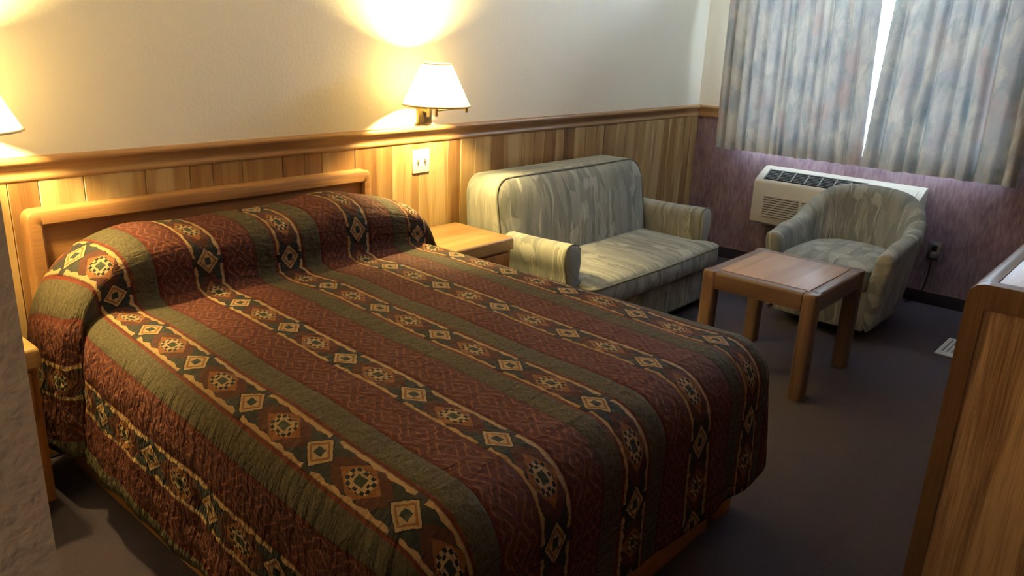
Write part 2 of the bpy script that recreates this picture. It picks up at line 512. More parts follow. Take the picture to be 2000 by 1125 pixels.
for f in set(bm.faces) - before: f[la] = .5; f[lb] = -1.0
struct('trim_4', bm, planks)
# carpet base strips with a thin pale top edge
struct('baseboard_right', Box(XW - .012, XW, YS, -.012, 0, .08, bev=.002), basem)
struct('trim_5', Box(XW - .010, XW, YS, -.012, .08, .085), mat_plain('base_edge_strip', sr(120, 96, 84), .5), smooth=False)

# ------------------------------------------------------------------ bed
bed = thing('bed', 'wooden plinth bed with tall mattress under the striped bedspread', 'bed', (.65, -1.05, 0))
PZ = .18
obj('foot_board', Box(-.09, 1.225, -1.985, -1.955, 0, PZ, bev=.003), plinth_m, bed)
obj('foot_board', Box(1.30, 1.40, -1.985, -1.955, 0, PZ, bev=.003), plinth_m, bed)
obj('side_board', Box(-.075, -.045, -1.95, -.10, 0, PZ, bev=.003), mat_wood('bed_side_wood', sr(150, 96, 46), sr(184, 126, 66), 'y', .45, seed=43), bed)
obj('side_board', Box(1.36, 1.39, -1.95, -.10, 0, PZ, bev=.003), bpy.data.materials['bed_side_wood'], bed)
obj('platform', Box(-.08, 1.39, -1.985, -.105, PZ, PZ + .02), plinth_m, bed)
bm = Box(-.085, 1.385, -2.03, -.11, PZ + .02, .63, bev=.07, seg=4); obj('mattress', bm, ticking, bed)

hb = thing('headboard', 'long oak headboard with rounded frame on the plank wall behind the bed', 'headboard', (.625, -.04, 0))
HX0, HX1, HZ = -.105, 1.352, .942
bm = bmesh.new()
out = rrect(HX0, HX1, .30, HZ, (.03, .03, .004, .004)); inn = rrect(HX0 + .05, HX1 - .05, .34, HZ - .055, .004)
ys = [(-.012, 0), (-.060, 0), (-.070, .004), (-.074, .012)]
ringsO = [[(x + (-1 if x > .6 else 1) * d, y, z - (d if z > .6 else 0)) for x, z in out] for y, d in ys]
skin(bm, ringsO + [[(x, -.074, z) for x, z in rrect(HX0 + .042, HX1 - .042, .335, HZ - .047, .006)], [(x, -.066, z) for x, z in inn], [(x, -.045, z) for x, z in inn]], cap=False)
fix(bm)
obj('frame', bm, oak_x, hb)
obj('panel', Box(HX0 + .045, HX1 - .045, -.052, -.014, .335, HZ - .05), mat_wood('headboard_panel', sr(122, 82, 48), sr(152, 108, 66), 'x', .4, seed=47), hb, smooth=False)

# bedspread -------------------------------------------------------
ZT, HEM = .68, .185
X0, X1, YF, RR = -.135, 1.43, -2.085, .14
YH = -.085
def ripple(s, d, corner):
    k = smoothstep(.10, .50, d)
    a = (math.sin(s * 13.0 + 1.3 * math.sin(s * 4.1)) * .5 + math.sin(s * 29 + 2) * .28 + math.sin(s * 7.3 + .6) * .5)
    return k * (.012 * a + .0035 * mnoise.noise(Vector((s * 28, d * 5, 1)))) + k * corner * .012 * math.sin(s * 15 + 1.2)
def drop(d, flare):
    if d < RR * PI / 2:
        a = d / RR; return RR * math.sin(a), RR * (1 - math.cos(a))
    e = d - RR * PI / 2; return RR + flare * e, RR + e
def endfall(x):
    q = abs(x - .655) / .83
    return max(0, 1 - q ** 4) ** .6 if q < 1 else 0
def rolls():
    """rows along the bed: (y, roll height, v)"""
    rows = []; n = 34; v = 0
    prev = None
    for k in range(n + 1):
        th = PI * k / n
        cs = math.cos(th); y = -.262 + .178 * (abs(cs) ** .8) * (1 if cs > 0 else -1) - (.028 * math.sin(2 * (PI - th)) if cs < 0 else 0)
        z = .215 * max(0, math.sin(th)) ** .62
        rows.append((y, z))
    out = []; v = 0
    for i, (y, z) in enumerate(rows):
        if i: v += math.hypot(y - rows[i - 1][0], z - rows[i - 1][1])
        out.append([y, z, v])
    vc = out[-1][2]
    for r in out: r[2] = -.44 + (vc - r[2])             # v = world y below the crease
    y = out[-1][0]; ye = YF + RR; n = 110
    for k in range(1, n + 1):
        yy = y + (ye - y) * k / n; out.append([yy, 0, yy])
    return out
rows = rolls()
NX = 96; ND = 30
DMAX = RR * PI / 2 + (ZT - RR - HEM)
xs = [X0 + RR + (X1 - X0 - 2 * RR) * i / NX for i in range(NX + 1)]
ds = [DMAX * k / ND for k in range(1, ND + 1)]
bm = bmesh.new(); ul = bm.loops.layers.uv.new('UVMap'); pk = bm.verts.layers.float.new('pucker')
flat = {}
def mk(p, uvflat, pucker):
    v = bm.verts.new(p); v[pk] = pucker; flat[v] = uvflat; return v
def UV(a, b): return (a - .610 - .062 * (min(b, -.48) + 1.25) + .11 * max(0, b + .44), b + 1.112)
def dimple(x, y):
    return (mnoise.noise(Vector((x * 3.1, y * 3.1, 0))) * .007 + mnoise.noise(Vector((x * 9, y * 9, 4))) * .0022)
ye_ = YF + RR
def side_pt(sgn, y, hz, d):
    ex = X0 + RR if sgn < 0 else X1 - RR
    pil = hz / .215
    o, dz = drop(d, .10 if sgn < 0 else .03)
    s = y if sgn < 0 else (ye_ - .7 - (X1 - X0 - 2 * RR)) - (y - ye_)
    kd = smoothstep(.0, .30, d)
    if sgn < 0: o += .008 * (1 - .7 * smoothstep(-.5, -.42, y)) * smoothstep(.16, .24, d) * abs(math.sin(PI * (d - .02 * math.sin(y * 3)) / .075)) ** .7
    rollzone = smoothstep(-.46, -.36, y)
    crease = math.exp(-((y + .445) / .035) ** 2)
    o += ripple(s, d, 0) * (1 - .6 * rollzone) + kd * ((.022 if sgn < 0 else .09) * rollzone - .030 * crease)
    x = ex + sgn * o; zb = ZT - dz
    f = max(0, (zb - HEM) / (ZT - HEM))
    z = zb + hz * endfall(x if abs(x - .655) < .8 else .655 + .8 * sgn) * f ** .8
    z += (.02 * math.sin(y * 5 + sgn) + .01 * math.sin(y * 13) + (.03 * smoothstep(-1.5, ye_, y) if sgn > 0 else 0)) * smoothstep(.28, DMAX, d)
    return (x, y, z)
grid = []
for (y, hz, v) in rows:
    row = []
    for d in reversed(ds):
        row.append(mk(side_pt(-1, y, hz, d), UV(X0 + RR - d, v), smoothstep(.08, .25, d)))
    for x in xs:
        sag = .0 if hz else -.012 * smoothstep(-.44, -.50, y) * (1 - smoothstep(-.5, -.7, y))
        wob = 1 + .05 * math.sin(x * 7 + 1) + .03 * math.sin(x * 15)
        row.append(mk((x, y, ZT + hz * endfall(x) * wob + dimple(x, v) + sag), UV(x, v), .12))
    for d in ds:
        row.append(mk(side_pt(1, y, hz, d), UV(X1 - RR + d, v), smoothstep(.08, .25, d)))
    grid.append(row)
for a, b in zip(grid, grid[1:]):
    for i in range(len(a) - 1): bm.faces.new((a[i], b[i], b[i + 1], a[i + 1]))
# foot skirt with both corner fans
ye = YF + RR; cols = []; NF = 22
cxl, cxr = X0 + RR, X1 - RR
def foot_pt(cx, ang, d, s, corner, lift=1):
    o, dz = drop(d, .05 + .02 * corner)
    o += ripple(s, d, corner)
    z = ZT - dz + (.022 * math.sin(s * 4.2 + .5) + .012 * math.sin(s * 11)) * smoothstep(.3, DMAX, d)
    z += (.06 - .0 * corner) * lift * smoothstep(.28, DMAX, d)
    return (cx + o * math.cos(ang), ye + o * math.sin(ang), z)
base_s = ye
seq = []
for k in range(1, NF): seq.append((cxl, PI + PI / 2 * k / NF, math.sin(PI * k / NF), ye - .35 * k / NF))
for i, x in enumerate(xs): seq.append((x, 1.5 * PI, 0, ye - .35 - (x - cxl)))
for k in range(1, NF): seq.append((cxr, 1.5 * PI + PI / 2 * k / NF, math.sin(PI * k / NF), ye - .35 - (cxr - cxl) - .35 * k / NF))
s_end = ye - .7 - (cxr - cxl)
last = grid[-1]
colv = [[last[ND]] + [last[ND - 1 - k] for k in range(ND)]]
topv = {round(x, 6): last[ND + i] for i, x in enumerate(xs)}
for n_, (cx, ang, cor, s) in enumerate(seq):
    t_ = n_ / (len(seq) - 1)
    sb = s
    col = [topv[round(cx, 6)]]
    for d in ds:
        col.append(mk(foot_pt(cx, ang, d, sb, cor, smoothstep(0, .12, t_) * (1 - smoothstep(.95, 1, t_) * .5)), UV(cx + d * math.cos(ang), ye + d * math.sin(ang)), .22 * smoothstep(.1, .3, d) + .5 * cor * smoothstep(.1, .3, d)))
    colv.append(col)
colv.append([last[ND + NX]] + [last[ND + NX + 1 + k] for k in range(ND)])
for a, b in zip(colv, colv[1:]):
    for i in range(ND):
        f = [a[i], a[i + 1], b[i + 1], b[i]]; g = []
        for v in f:
            if v not in g: g.append(v)
        if len(g) >= 3:
            try: bm.faces.new(g)
            except ValueError: pass
for f in bm.faces:
    for l in f.loops: l[ul].uv = flat[l.vert]
fix(bm)
if sum(f.normal.z for f in bm.faces) < 0: bmesh.ops.reverse_faces(bm, faces=bm.faces)
for f in bm.faces: f.smooth = True
sp = obj('bedspread', bm, spread_m, smooth=True, angle=180)
md = sp.modifiers.new('thickness', 'SOLIDIFY'); md.thickness = .012; md.offset = -1
tag(sp, 'quilted dark red and olive striped bedspread tucked over the pillows on the bed', 'bedspread')

# ------------------------------------------------------------------ nightstands
def nightstand(x0, x1, label):
    y0, y1, zt = (-.455 if x0 > 0 else -.425), -.030, .60
    t = thing('nightstand', label, 'nightstand', ((x0 + x1) / 2, (y0 + y1) / 2, 0), 'nightstands beside the bed')
    bm = bmesh.new(); o2 = rrect(x0, x1, y0, y1, .018)
    skin(bm, [[((x0 + x1) / 2 + (x - (x0 + x1) / 2) * k, (y0 + y1) / 2 + (y - (y0 + y1) / 2) * k, z) for x, y in o2]
              for k, z in ((1, zt - .06), (1, zt - .022), (.993, zt - .010), (.975, zt - .002), (.955, zt))]); fix(bm)
    obj('top', bm, pale_x, t, angle=50)
    bm = bmesh.new(); box(bm, x0 + .012, x1 - .012, y0 + .02, y1, .06, zt - .06, bev=.004); box(bm, x0 + .03, x1 - .03, y0 + .05, y1, 0, .06)
    obj('cabinet', bm, dark_z, t)
    d = obj('drawer', Box(x0 + .035, x1 - .035, y0 + .004, y0 + .024, .36, zt - .075, bev=.004), dark_z, t)
    bm = bmesh.new(); lathe(bm, [(.006, 0), (.006, .012), (.015, .018), (.015, .026), (.008, .032)], 0, 0, 16)
    bmesh.ops.rotate(bm, verts=bm.verts, cent=(0, 0, 0), matrix=Matrix.Rotation(PI / 2, 3, 'X'))
    bmesh.ops.translate(bm, verts=bm.verts, vec=((x0 + x1) / 2, y0 + .004, .45)); fix(bm)
    obj('knob', bm, brass, d)
nightstand(1.525, 1.950, 'pale topped oak nightstand between the bed and the loveseat')
nightstand(-.680, -.226, 'oak nightstand left of the bed, mostly behind the rough wall corner')

# ------------------------------------------------------------------ wall lamps
def wall_lamp(lx, px, label, k):
    ly, z0, z1, r0, r1 = -.205, 1.235, 1.425, .158, .066
    t = thing('wall_lamp', label, 'lamp', (px, 0, 1.17), 'swing arm lamps over the bed')
    pl = bmesh.new(); box(pl, px - .045, px + .045, -.018, 0, 1.128, 1.250, bev=.003); box(pl, px - .055, px + .055, -.008, 0, 1.122, 1.13, bev=.002)
    obj('wall_plate', pl, brass, t)
    bm = bmesh.new(); tube(bm, [(px - .012, -.018, 1.19), (px - .012, -.055, 1.19)], .009)
    tube(bm, [(px - .012, -.055, 1.165), (px - .012, -.055, 1.215)], .010); fix(bm); obj('pivot', bm, brass, t)
    e1 = (px + .17 * k, -.135, 1.205)
    bm = bmesh.new(); tube(bm, [(px - .012, -.055, 1.205), e1], .006); tube(bm, [(e1[0], e1[1], 1.185), (e1[0], e1[1], 1.222)], .008); fix(bm)
    obj('arm', bm, brass, t)
    bm = bmesh.new(); tube(bm, [(e1[0], e1[1], 1.212), (lx, ly, 1.212)], .006); tube(bm, [(lx, ly, 1.185), (lx, ly, 1.225)], .008); fix(bm)
    obj('arm', bm, brass, t)
    bm = bmesh.new(); tube(bm, [(lx, ly, 1.22), (lx, ly, 1.33)], .016, 14); fix(bm); obj('socket', bm, brass, t)
    bm = bmesh.new(); bmesh.ops.create_icosphere(bm, subdivisions=3, radius=.032)
    for v in bm.verts:
        if v.co.z < 0: v.co.x *= 1 + v.co.z * 14; v.co.y *= 1 + v.co.z * 14; v.co.z *= 1.4
    bmesh.ops.translate(bm, verts=bm.verts, vec=(lx, ly, 1.366)); obj('bulb', bm, bulb_m, t)
    bm = bmesh.new(); lathe(bm, [(r0, z0), (r0 + .0015, z0 + .0005), ((r0 + r1) / 2 + .0015, (z0 + z1) / 2), (r1 + .0015, z1), (r1, z1), ((r0 + r1) / 2, (z0 + z1) / 2), (r0, z0)], lx, ly, 64, cap=False)
    bmesh.ops.remove_doubles(bm, verts=bm.verts, dist=1e-6); fix(bm); s = obj('lamp_shade', bm, shade_m, t, angle=60)
    for zz, rr in ((z0 + .003, r0 + .001), (z1 - .002, r1 + .001)):
        bm = bmesh.new(); tube(bm, [(lx + rr * math.cos(a), ly + rr * math.sin(a), zz) for a in [2 * PI * i / 56 for i in range(56)]], .0038, 8, close=True); fix(bm)
        obj('trim_ring', bm, shade_trim, s)
    bm = bmesh.new()
    for a in (0, 2 * PI / 3, 4 * PI / 3): tube(bm, [(lx, ly, z1 - .012), (lx + r1 * math.cos(a), ly + r1 * math.sin(a), z1 - .004)], .0018, 6)
    tube(bm, [(lx, ly, 1.30), (lx + .045, ly, 1.33), (lx + .045, ly, 1.385), (lx, ly, z1 - .004), (lx - .045, ly, 1.385), (lx - .045, ly, 1.33), (lx, ly, 1.30)], .0016, 6); fix(bm)
    obj('harp', bm, brass, t)
wall_lamp(1.632, 1.735, 'lit brass swing arm lamp with cream cone shade on the wall above the switch plate', 1)
wall_lamp(-.282, -.397, 'lit cream cone lamp over the left nightstand, cut by the left picture edge', 1)

# switch plate
t = thing('switch_plate', 'white plate with two dark slots on the planks below the right lamp', 'switch plate', (1.712, -.01, .943))
obj('plate', Box(1.655, 1.768, -.018, -.010, .884, 1.002, bev=.003), white_pl, t)
for x in (1.688, 1.735): obj('toggle', Box(x - .004, x + .004, -.026, -.016, .935, .952, bev=.0015), lever_pl, t)

# ------------------------------------------------------------------ loveseat
ls = thing('loveseat', 'grey patterned two-seat sofa against the plank wall', 'sofa', (2.72, -.45, 0))
AX = (2.0, 3.47); AY0, AY1 = -.745, -.07; AZ = .60
def uvb(c, n): return (c.x, c.z + c.y * .5)
def uvs(c, n): return (c.x * .999, c.y + (c.z if abs(n.z) < .5 else 0))
# body under the cushion
bm = bmesh.new(); box(bm, 2.09, 3.38, -.83, -.10, .05, .275, bev=.03, seg=3)
obj('body', bm, uph, ls, uv=lambda c, n: (c.x, c.z))
bm = bmesh.new(); tube(bm, [(2.10, -.832, .275), (3.37, -.832, .275)], .005, 6); fix(bm); obj('welt', bm, uph_p, ls)
# rolled arms
def arm(sgn):
    xo = AX[0] if sgn < 0 else AX[1]
    # profile (offset inward from outer face, z)
    pr = [(.022, .05), (.026, .20), (.030, .36), (.020, .44), (.004, .49), (-.004, .53), (.004, .57), (.026, .595), (.06, AZ), (.095, .593), (.118, .57), (.124, .53), (.118, .48), (.112, .36), (.112, .05)]
    pr = resample(pr, 44)
    bm = bmesh.new(); rings = []
    cxp = .07; czp = .35
    for y, k, dz in [(AY1, .98, .0), (AY1 - .02, 1, 0)] + [(AY1 - .02 + (AY0 + .04 - AY1) * i / 14, 1, -.01 * math.sin(PI * i / 14)) for i in range(1, 15)] + [(AY0 + .008, .985, 0), (AY0, .95, 0), (AY0 - .004, .85, 0), (AY0 - .006, .5, 0)]:
        rings.append([(xo - sgn * (cxp + (p - cxp) * k), y, czp + (q - czp) * k + dz * smoothstep(.3, .6, q)) for p, q in pr])
    skin(bm, rings); fix(bm)
    a = obj('arm', bm, uph, ls, uv=lambda c, n: (c.y, c.z - sgn * c.x), angle=70)
    bm = bmesh.new(); tube(bm, [(xo - sgn * p, AY0 + .010, q) for p, q in pr if q > .06], .0045, 6); fix(bm)
    obj('piping', bm, uph_p, a)
for s in (-1, 1): arm(s)
# bench cushion, T shaped in front of the arms
o2 = [(2.118, -.30), (2.118, -.765), (2.065, -.775), (2.05, -.80), (2.055, -.85), (2.09, -.875), (2.72, -.895), (3.35, -.875), (3.40, -.85), (3.405, -.80), (3.39, -.775), (3.352, -.765), (3.352, -.30)]
o2 = resample(o2, 150); ccx, ccy = 2.735, -.56
def ins(k, dd):
    res = []
    for x, y in o2:
        v = Vector((x - ccx, y - ccy)); L = v.length
        res.append((ccx + v.x * (1 - dd / L) * k, ccy + v.y * (1 - dd / L) * k))
    return res
bm = bmesh.new()
rg = []
for k, dd, z in ((1, .012, .285), (1, .0, .30), (1, -.004, .345), (1, 0, .39), (1, .012, .405), (.96, .012, .416), (.85, 0, .425), (.6, 0, .432), (.3, 0, .436), (.05, 0, .437)):
    rg.append([(x, y, z + (.012 * (y + .3) if z > .38 else 0)) for x, y in ins(k, dd)])
skin(bm, rg); fix(bm)
cu = obj('seat_cushion', bm, uph, ls, uv=lambda c, n: (c.x, c.y) if c.z > .395 else (c.x, c.z), angle=60)
bm = bmesh.new(); tube(bm, [(x, y, .398 + .012 * (y + .3)) for x, y in ins(1, .003)], .005, 6, close=True); fix(bm); obj('piping', bm, uph_p, cu)
# backrest: rounded slab with a crowned front
o3 = resample(rrect(1.985, 3.350, .30, .856, (.13, .10, .02, .02)), 120)
bcx, bcz = 2.70, .56
def lean(z, y): return y - .10 * (.86 - z) / .56 * (1 if y < -.2 else .35)
bm = bmesh.new(); rg = []
def bring(k, y, dd=0, bulge=0):
    r = []
    for x, z in o3:
        v = Vector((x - bcx, z - bcz)); L = v.length; kk = (1 - dd / L) * k
        X, Z = bcx + v.x * kk, bcz + v.y * kk
        r.append((X, lean(Z, y) - bulge, Z))
    return r
for a in ((.5, -.055), (.97, -.055), (1, -.065, 0), (1, -.16), (1, -.235, -.004), (1, -.262, .004), (1, -.272, .014), (.94, -.285, .012), (.8, -.30), (.55, -.312), (.25, -.318), (.04, -.32)): rg.append(bring(*a))
skin(bm, rg); fix(bm)
bk = obj('backrest', bm, uph, ls, uv=lambda c, n: (c.x, c.z) if c.y < -.22 else (c.y * .9 + c.x * .3, c.z * .8 + c.x * .4), angle=60)
bm = bmesh.new(); tube(bm, [p for p in bring(1, -.266, .003)], .0055, 6, close=True); fix(bm); obj('piping', bm, uph_p, bk)
for x in (2.10, 3.37):
    for y in (-.78, -.14): obj('foot', Box(x - .03, x + .03, y - .03, y + .03, 0, .055, bev=.004), dark_z, ls)

# ------------------------------------------------------------------ tub chair
TCX, TCY = 3.79, -1.485
tc = thing('armchair', 'grey patterned swivel tub chair under the window', 'chair', (TCX, TCY, 0))
def plan(s, w, dback, dfront, pw=2.4):
    """s 0..1 from the left arm front round the back to the right arm front; local +x is the back"""
    L = dfront
    a = -PI / 2 + PI * s
    return None
def upath(w, xb, xf, n):
    """U-shaped path: half width w, back at xb, arm fronts at xf; returns (x, y, outward nx, ny, frac)"""
    R = w * .98; pts = []
    segs = []
    xs0 = xb - R * .86
    for i in range(10): segs.append((xf + (xs0 - xf) * i / 10, w))
    for i in range(41):
        a = PI / 2 - PI * i / 40
        ca, sa = math.cos(a), math.sin(a)
        e = 2 / 2.35
        segs.append((xs0 + (xb - xs0) * abs(ca) ** e, w * (abs(sa) ** e) * (1 if sa >= 0 else -1)))
    for i in range(1, 11): segs.append((xs0 + (xf - xs0) * i / 10, -w))
    return segs
def path_n(segs):
    out = []; N = len(segs)
    for i, (x, y) in enumerate(segs):
        a = segs[max(0, i - 1)]; b = segs[min(N - 1, i + 1)]
        t = Vector((b[0] - a[0], b[1] - a[1])).normalized(); out.append((x, y, -t.y, t.x))
    return out
W2, XBK, XFR = .315, .335, -.345
mid = path_n(upath(W2, XBK, XFR, 0))
def rim_z(i, N):
    s = abs(i / (N - 1) - .5) * 2            # 0 back .. 1 arm front
    z = .775 - .022 * (s / .3) ** 2 if s < .3 else .753
    z -= .185 * smoothstep(.24, .80, s)
    z -= .03 * smoothstep(.84, 1.0, s)
    return z
N = len(mid); rings = []
for i, (x, y, nx, ny) in enumerate(mid):
    rz = rim_z(i, N); s = abs(i / (N - 1) - .5) * 2
    th = .050
    # cross-section, outer bottom -> rim -> inner bottom : (offset outward, z)
    cs = [(-.02 + .01 * s, .065), (.012, .20), (.030, .42), (.040 + .02 * (1 - s), rz - .12), (.050 + .016 * (1 - s), rz - .05), (.046 + .014 * (1 - s), rz - .018), (.022, rz - .002), (-.004, rz), (-.030, rz - .012), (-.048, rz - .04), (-.056, rz - .085),
          (-.058, rz - .16), (-.066 - .05 * (1 - s), .42), (-.07, .30), (-.06, .065)]
    rings.append([(x + nx * o * -1, y + ny * o * -1, z) for o, z in cs])
# check which way is outward at the back (first ring should be outside)
ctr = Vector((0, 0))
m0 = mid[N // 2]
if (m0[2] * -1) * m0[0] < 0:
    rings = []
    for i, (x, y, nx, ny) in enumerate(mid):
        rz = rim_z(i, N); s = abs(i / (N - 1) - .5) * 2
        cs = [(-.02 + .01 * s, .065), (.012, .20), (.030, .42), (.040 + .02 * (1 - s), rz - .12), (.050 + .016 * (1 - s), rz - .05), (.046 + .014 * (1 - s), rz - .018), (.022, rz - .002), (-.004, rz), (-.030, rz - .012), (-.048, rz - .04), (-.056, rz - .085),
              (-.058, rz - .16), (-.066 - .05 * (1 - s), .42), (-.07, .30), (-.06, .065)]
        rings.append([(x + nx * o, y + ny * o, z) for o, z in cs])
# rounded arm fronts
def endcap(r, dx):
    cx = sum(p[0] for p in r) / len(r); cy = sum(p[1] for p in r) / len(r); cz = .36
    res = []
    for k, f in ((.97, .35), (.86, .75), (.55, 1.0)):
        res.append([(p[0] - dx * f, cy + (p[1] - cy) * k, cz + (p[2] - cz) * (k * .15 + .85)) for p in r])
    return res
rings = endcap(rings[0], .035)[::-1] + rings + endcap(rings[-1], .035)
rings = [[(TCX + x, TCY + y, z) for x, y, z in r] for r in rings]
bm = bmesh.new(); skin(bm, rings); fix(bm)
def uvc(c, n):
    a = math.atan2(c.y - TCY, c.x - TCX + .05)
    return (a * .33, c.z + .15 * math.hypot(c.x - TCX, c.y - TCY))
sh = obj('tub_back', bm, uph, tc, uv=uvc, angle=75)
md = sh.modifiers.new('soft', 'SUBSURF'); md.levels = 1; md.render_levels = 1
# front rail and body under the seat
bm = bmesh.new()
fp = resample([(-.355, -.26), (-.368, 0), (-.355, .26), (-.1, .27), (.2, .20), (.27, 0), (.2, -.20), (-.1, -.27)], 60)
skin(bm, [[(TCX + x * k, TCY + y * k, z) for x, y in fp] for k, z in ((.96, .065), (1, .075), (1, .28), (.98, .30))]); fix(bm)
obj('body', bm, uph, tc, uv=lambda c, n: (c.y, c.z), angle=50)
bm = bmesh.new()
fp = [(-.375, -.235), (-.40, -.15), (-.405, 0), (-.40, .15), (-.375, .235), (-.34, .255), (-.1, .255), (.10, .235), (.22, .15), (.255, 0), (.22, -.15), (.10, -.235), (-.1, -.255), (-.34, -.255)]
fp = resample(fp, 90)
skin(bm, [[(TCX - .06 + (x + .06) * k, TCY + y * k, z) for x, y in fp] for k, z in ((.97, .30), (1.0, .315), (1.008, .36), (1.0, .405), (.985, .422), (.93, .435), (.8, .444), (.5, .452), (.1, .455))]); fix(bm)
tcu = obj('seat_cushion', bm, uph, tc, uv=lambda c, n: (c.y, c.x) if c.z > .41 else (c.y, c.z), angle=60)
bm = bmesh.new(); tube(bm, [(TCX - .06 + (x + .06), TCY + y, .412) for x, y in fp], .005, 6, close=True); fix(bm); obj('piping', bm, uph_p, tcu)
bm = bmesh.new(); lathe(bm, [(.24, 0), (.245, .01), (.24, .05), (.12, .066)], TCX - .03, TCY, 40); fix(bm); obj('swivel_base', bm, black_pl, tc, angle=50)

# ------------------------------------------------------------------ side table
TX0, TX1, TY0, TY1, TH = 2.432, 3.068, -1.817, -1.248, .52
tb = thing('side_table', 'square oak table with rounded legs in front of the tub chair', 'table', ((TX0 + TX1) / 2, (TY0 + TY1) / 2, 0))
LW = .072
for x in (TX0, TX1 - LW):
    for y in (TY0, TY1 - LW):
        bm = bmesh.new(); rr = resample(rrect(x, x + LW, y, y + LW, .018), 32); cx, cy = x + LW / 2, y + LW / 2
        skin(bm, [[(cx + (a - cx) * k, cy + (b - cy) * k, z) for a, b in rr] for k, z in ((.95, 0), (1, .006), (1, TH - .03), (.985, TH - .012), (.93, TH - .003), (.86, TH - .001))]); fix(bm)
        obj('leg', bm, tab_z, tb, angle=50)
def bar(x0, x1, y0, y1, z0, z1, m, r=.016):
    bm = bmesh.new(); box(bm, x0, x1, y0, y1, z0, z1)
    es = [e for e in bm.edges if all(v.co.z > (z0 + z1) / 2 for v in e.verts) and ((abs(e.verts[0].co.x - e.verts[1].co.x) > abs(e.verts[0].co.y - e.verts[1].co.y)) == (x1 - x0 > y1 - y0))]
    bmesh.ops.bevel(bm, geom=es, offset=r, segments=4, profile=.5, affect='EDGES')
    return bm
AP = .085
for y0, y1 in ((TY0 + .003, TY0 + LW - .004), (TY1 - LW + .004, TY1 - .003)): obj('apron', bar(TX0 + LW - .002, TX1 - LW + .002, y0, y1, TH - AP, TH - .001, None), tab_x, tb)
for x0, x1 in ((TX0 + .003, TX0 + LW - .004), (TX1 - LW + .004, TX1 - .003)): obj('apron', bar(x0, x1, TY0 + LW - .002, TY1 - LW + .002, TH - AP, TH - .001, None), tab_y, tb)
obj('tabletop', Box(TX0 + LW - .012, TX1 - LW + .012, TY0 + LW - .012, TY1 - LW + .012, TH - .025, TH + .0005, bev=.001), lam_x, tb)

# ------------------------------------------------------------------ dresser
DX0, DX1, DY1, DY0, DZ = 1.344, 2.95, -2.571, -3.15, 1.0
dr = thing('dresser', 'tall oak dresser with rounded corner posts, cut by the right picture edge', 'dresser', ((DX0 + DX1) / 2, (DY0 + DY1) / 2, 0))
PW = .046
# end frame facing the camera: rounded outline round an inset panel
def endframe(xa, sgn):
    out = resample(rrect(DY0, DY1, .0, DZ, (.040, .040, .004, .004)), 160)
    inn = rrect(DY0 + PW, DY1 - PW, .07, DZ - .068, .004)
    bm = bmesh.new()
    a = [bm.verts.new((xa, y, z)) for y, z in out]
    b = [bm.verts.new((xa + sgn * .045, y, z)) for y, z in out]
    n = len(out)
    for i in range(n): bm.faces.new((a[i], a[(i + 1) % n], b[(i + 1) % n], b[i]))
    ia = [bm.verts.new((xa, y, z)) for y, z in inn]; ib = [bm.verts.new((xa + sgn * .012, y, z)) for y, z in inn]
    m_ = len(inn)
    for i in range(m_): bm.faces.new((ia[i], ib[i], ib[(i + 1) % m_], ia[(i + 1) % m_]))
    ea = [bm.edges.get((a[i], a[(i + 1) % n])) for i in range(n)] + [bm.edges.get((ia[i], ia[(i + 1) % m_])) for i in range(m_)]
    bmesh.ops.triangle_fill(bm, edges=ea, use_beauty=True)
    fix(bm); es = [e for e in bm.edges if len(e.link_faces) == 2 and e.calc_face_angle(0) > 1.2 and abs(e.verts[0].co.x - xa) < 1e-5 and abs(e.verts[1].co.x - xa) < 1e-5]
    return bm
obj('end_frame', endframe(DX0, 1), dres_z, dr, angle=40)
obj('end_panel', Box(DX0 + .010, DX0 + .022, DY0 + PW - .01, DY1 - PW + .01, .06, DZ - .06), pan_z, dr, smooth=False)
bm = bmesh.new()
box(bm, DX0 + .046, DX1, DY0 + .02, DY1 - .02, .05, DZ - .06)
for i in range(3):
    for j in range(3):
        xa = DX0 + .07 + j * .49; box(bm, xa, xa + .475, DY1 - .022, DY1 - .004, .09 + i * .28, .355 + i * .28, bev=.005)
obj('carcass', bm, dres_z, dr)
bm = bmesh.new(); tube(bm, [(DX0 + .044, DY1 - .040, DZ - .040), (DX1, DY1 - .040, DZ - .040)], .040, 24); box(bm, DX0 + .044, DX1, DY1 - .058, DY1 - .040, DZ - .07, DZ, bev=0); fix(bm)
obj('top_edge', bm, dres_x, dr, angle=50)
obj('top_panel', Box(DX0 + .02, DX1, DY0, DY1 - .055, DZ - .03, DZ - .002, bev=.001), mat_wood('dresser_top_wood', sr(140, 94, 58), sr(178, 128, 84), 'x', .35, seed=51), dr)
obj('top_edge', bar(DX0 + .001, DX0 + .05, DY0 + .045, DY1 - .045, DZ - .03, DZ + .0005, None, .006), dres_y, dr)

# ------------------------------------------------------------------ through-wall heater / air conditioner
AY_L, AY_R = -.605, -1.685
ac = thing('air_conditioner', 'beige wall air conditioner below the curtains', 'air conditioner', (XW, (AY_L + AY_R) / 2, .36))
pr = [(XW + .004, .355), (XW - .185, .355), (XW - .200, .37), (XW - .205, .645), (XW - .195, .662), (XW - .060, .735), (XW - .045, .742), (XW + .004, .742)]
bm = bmesh.new(); skin(bm, [[(x + (XW - x) * k, y, .55 + (z - .55) * (1 - k)) for x, z in pr] for y, k in ((AY_L - .004, .012), (AY_L - .010, 0), (AY_R + .010, 0), (AY_R + .004, .012))]); fix(bm)
obj('housing', bm, beige_pl, ac)
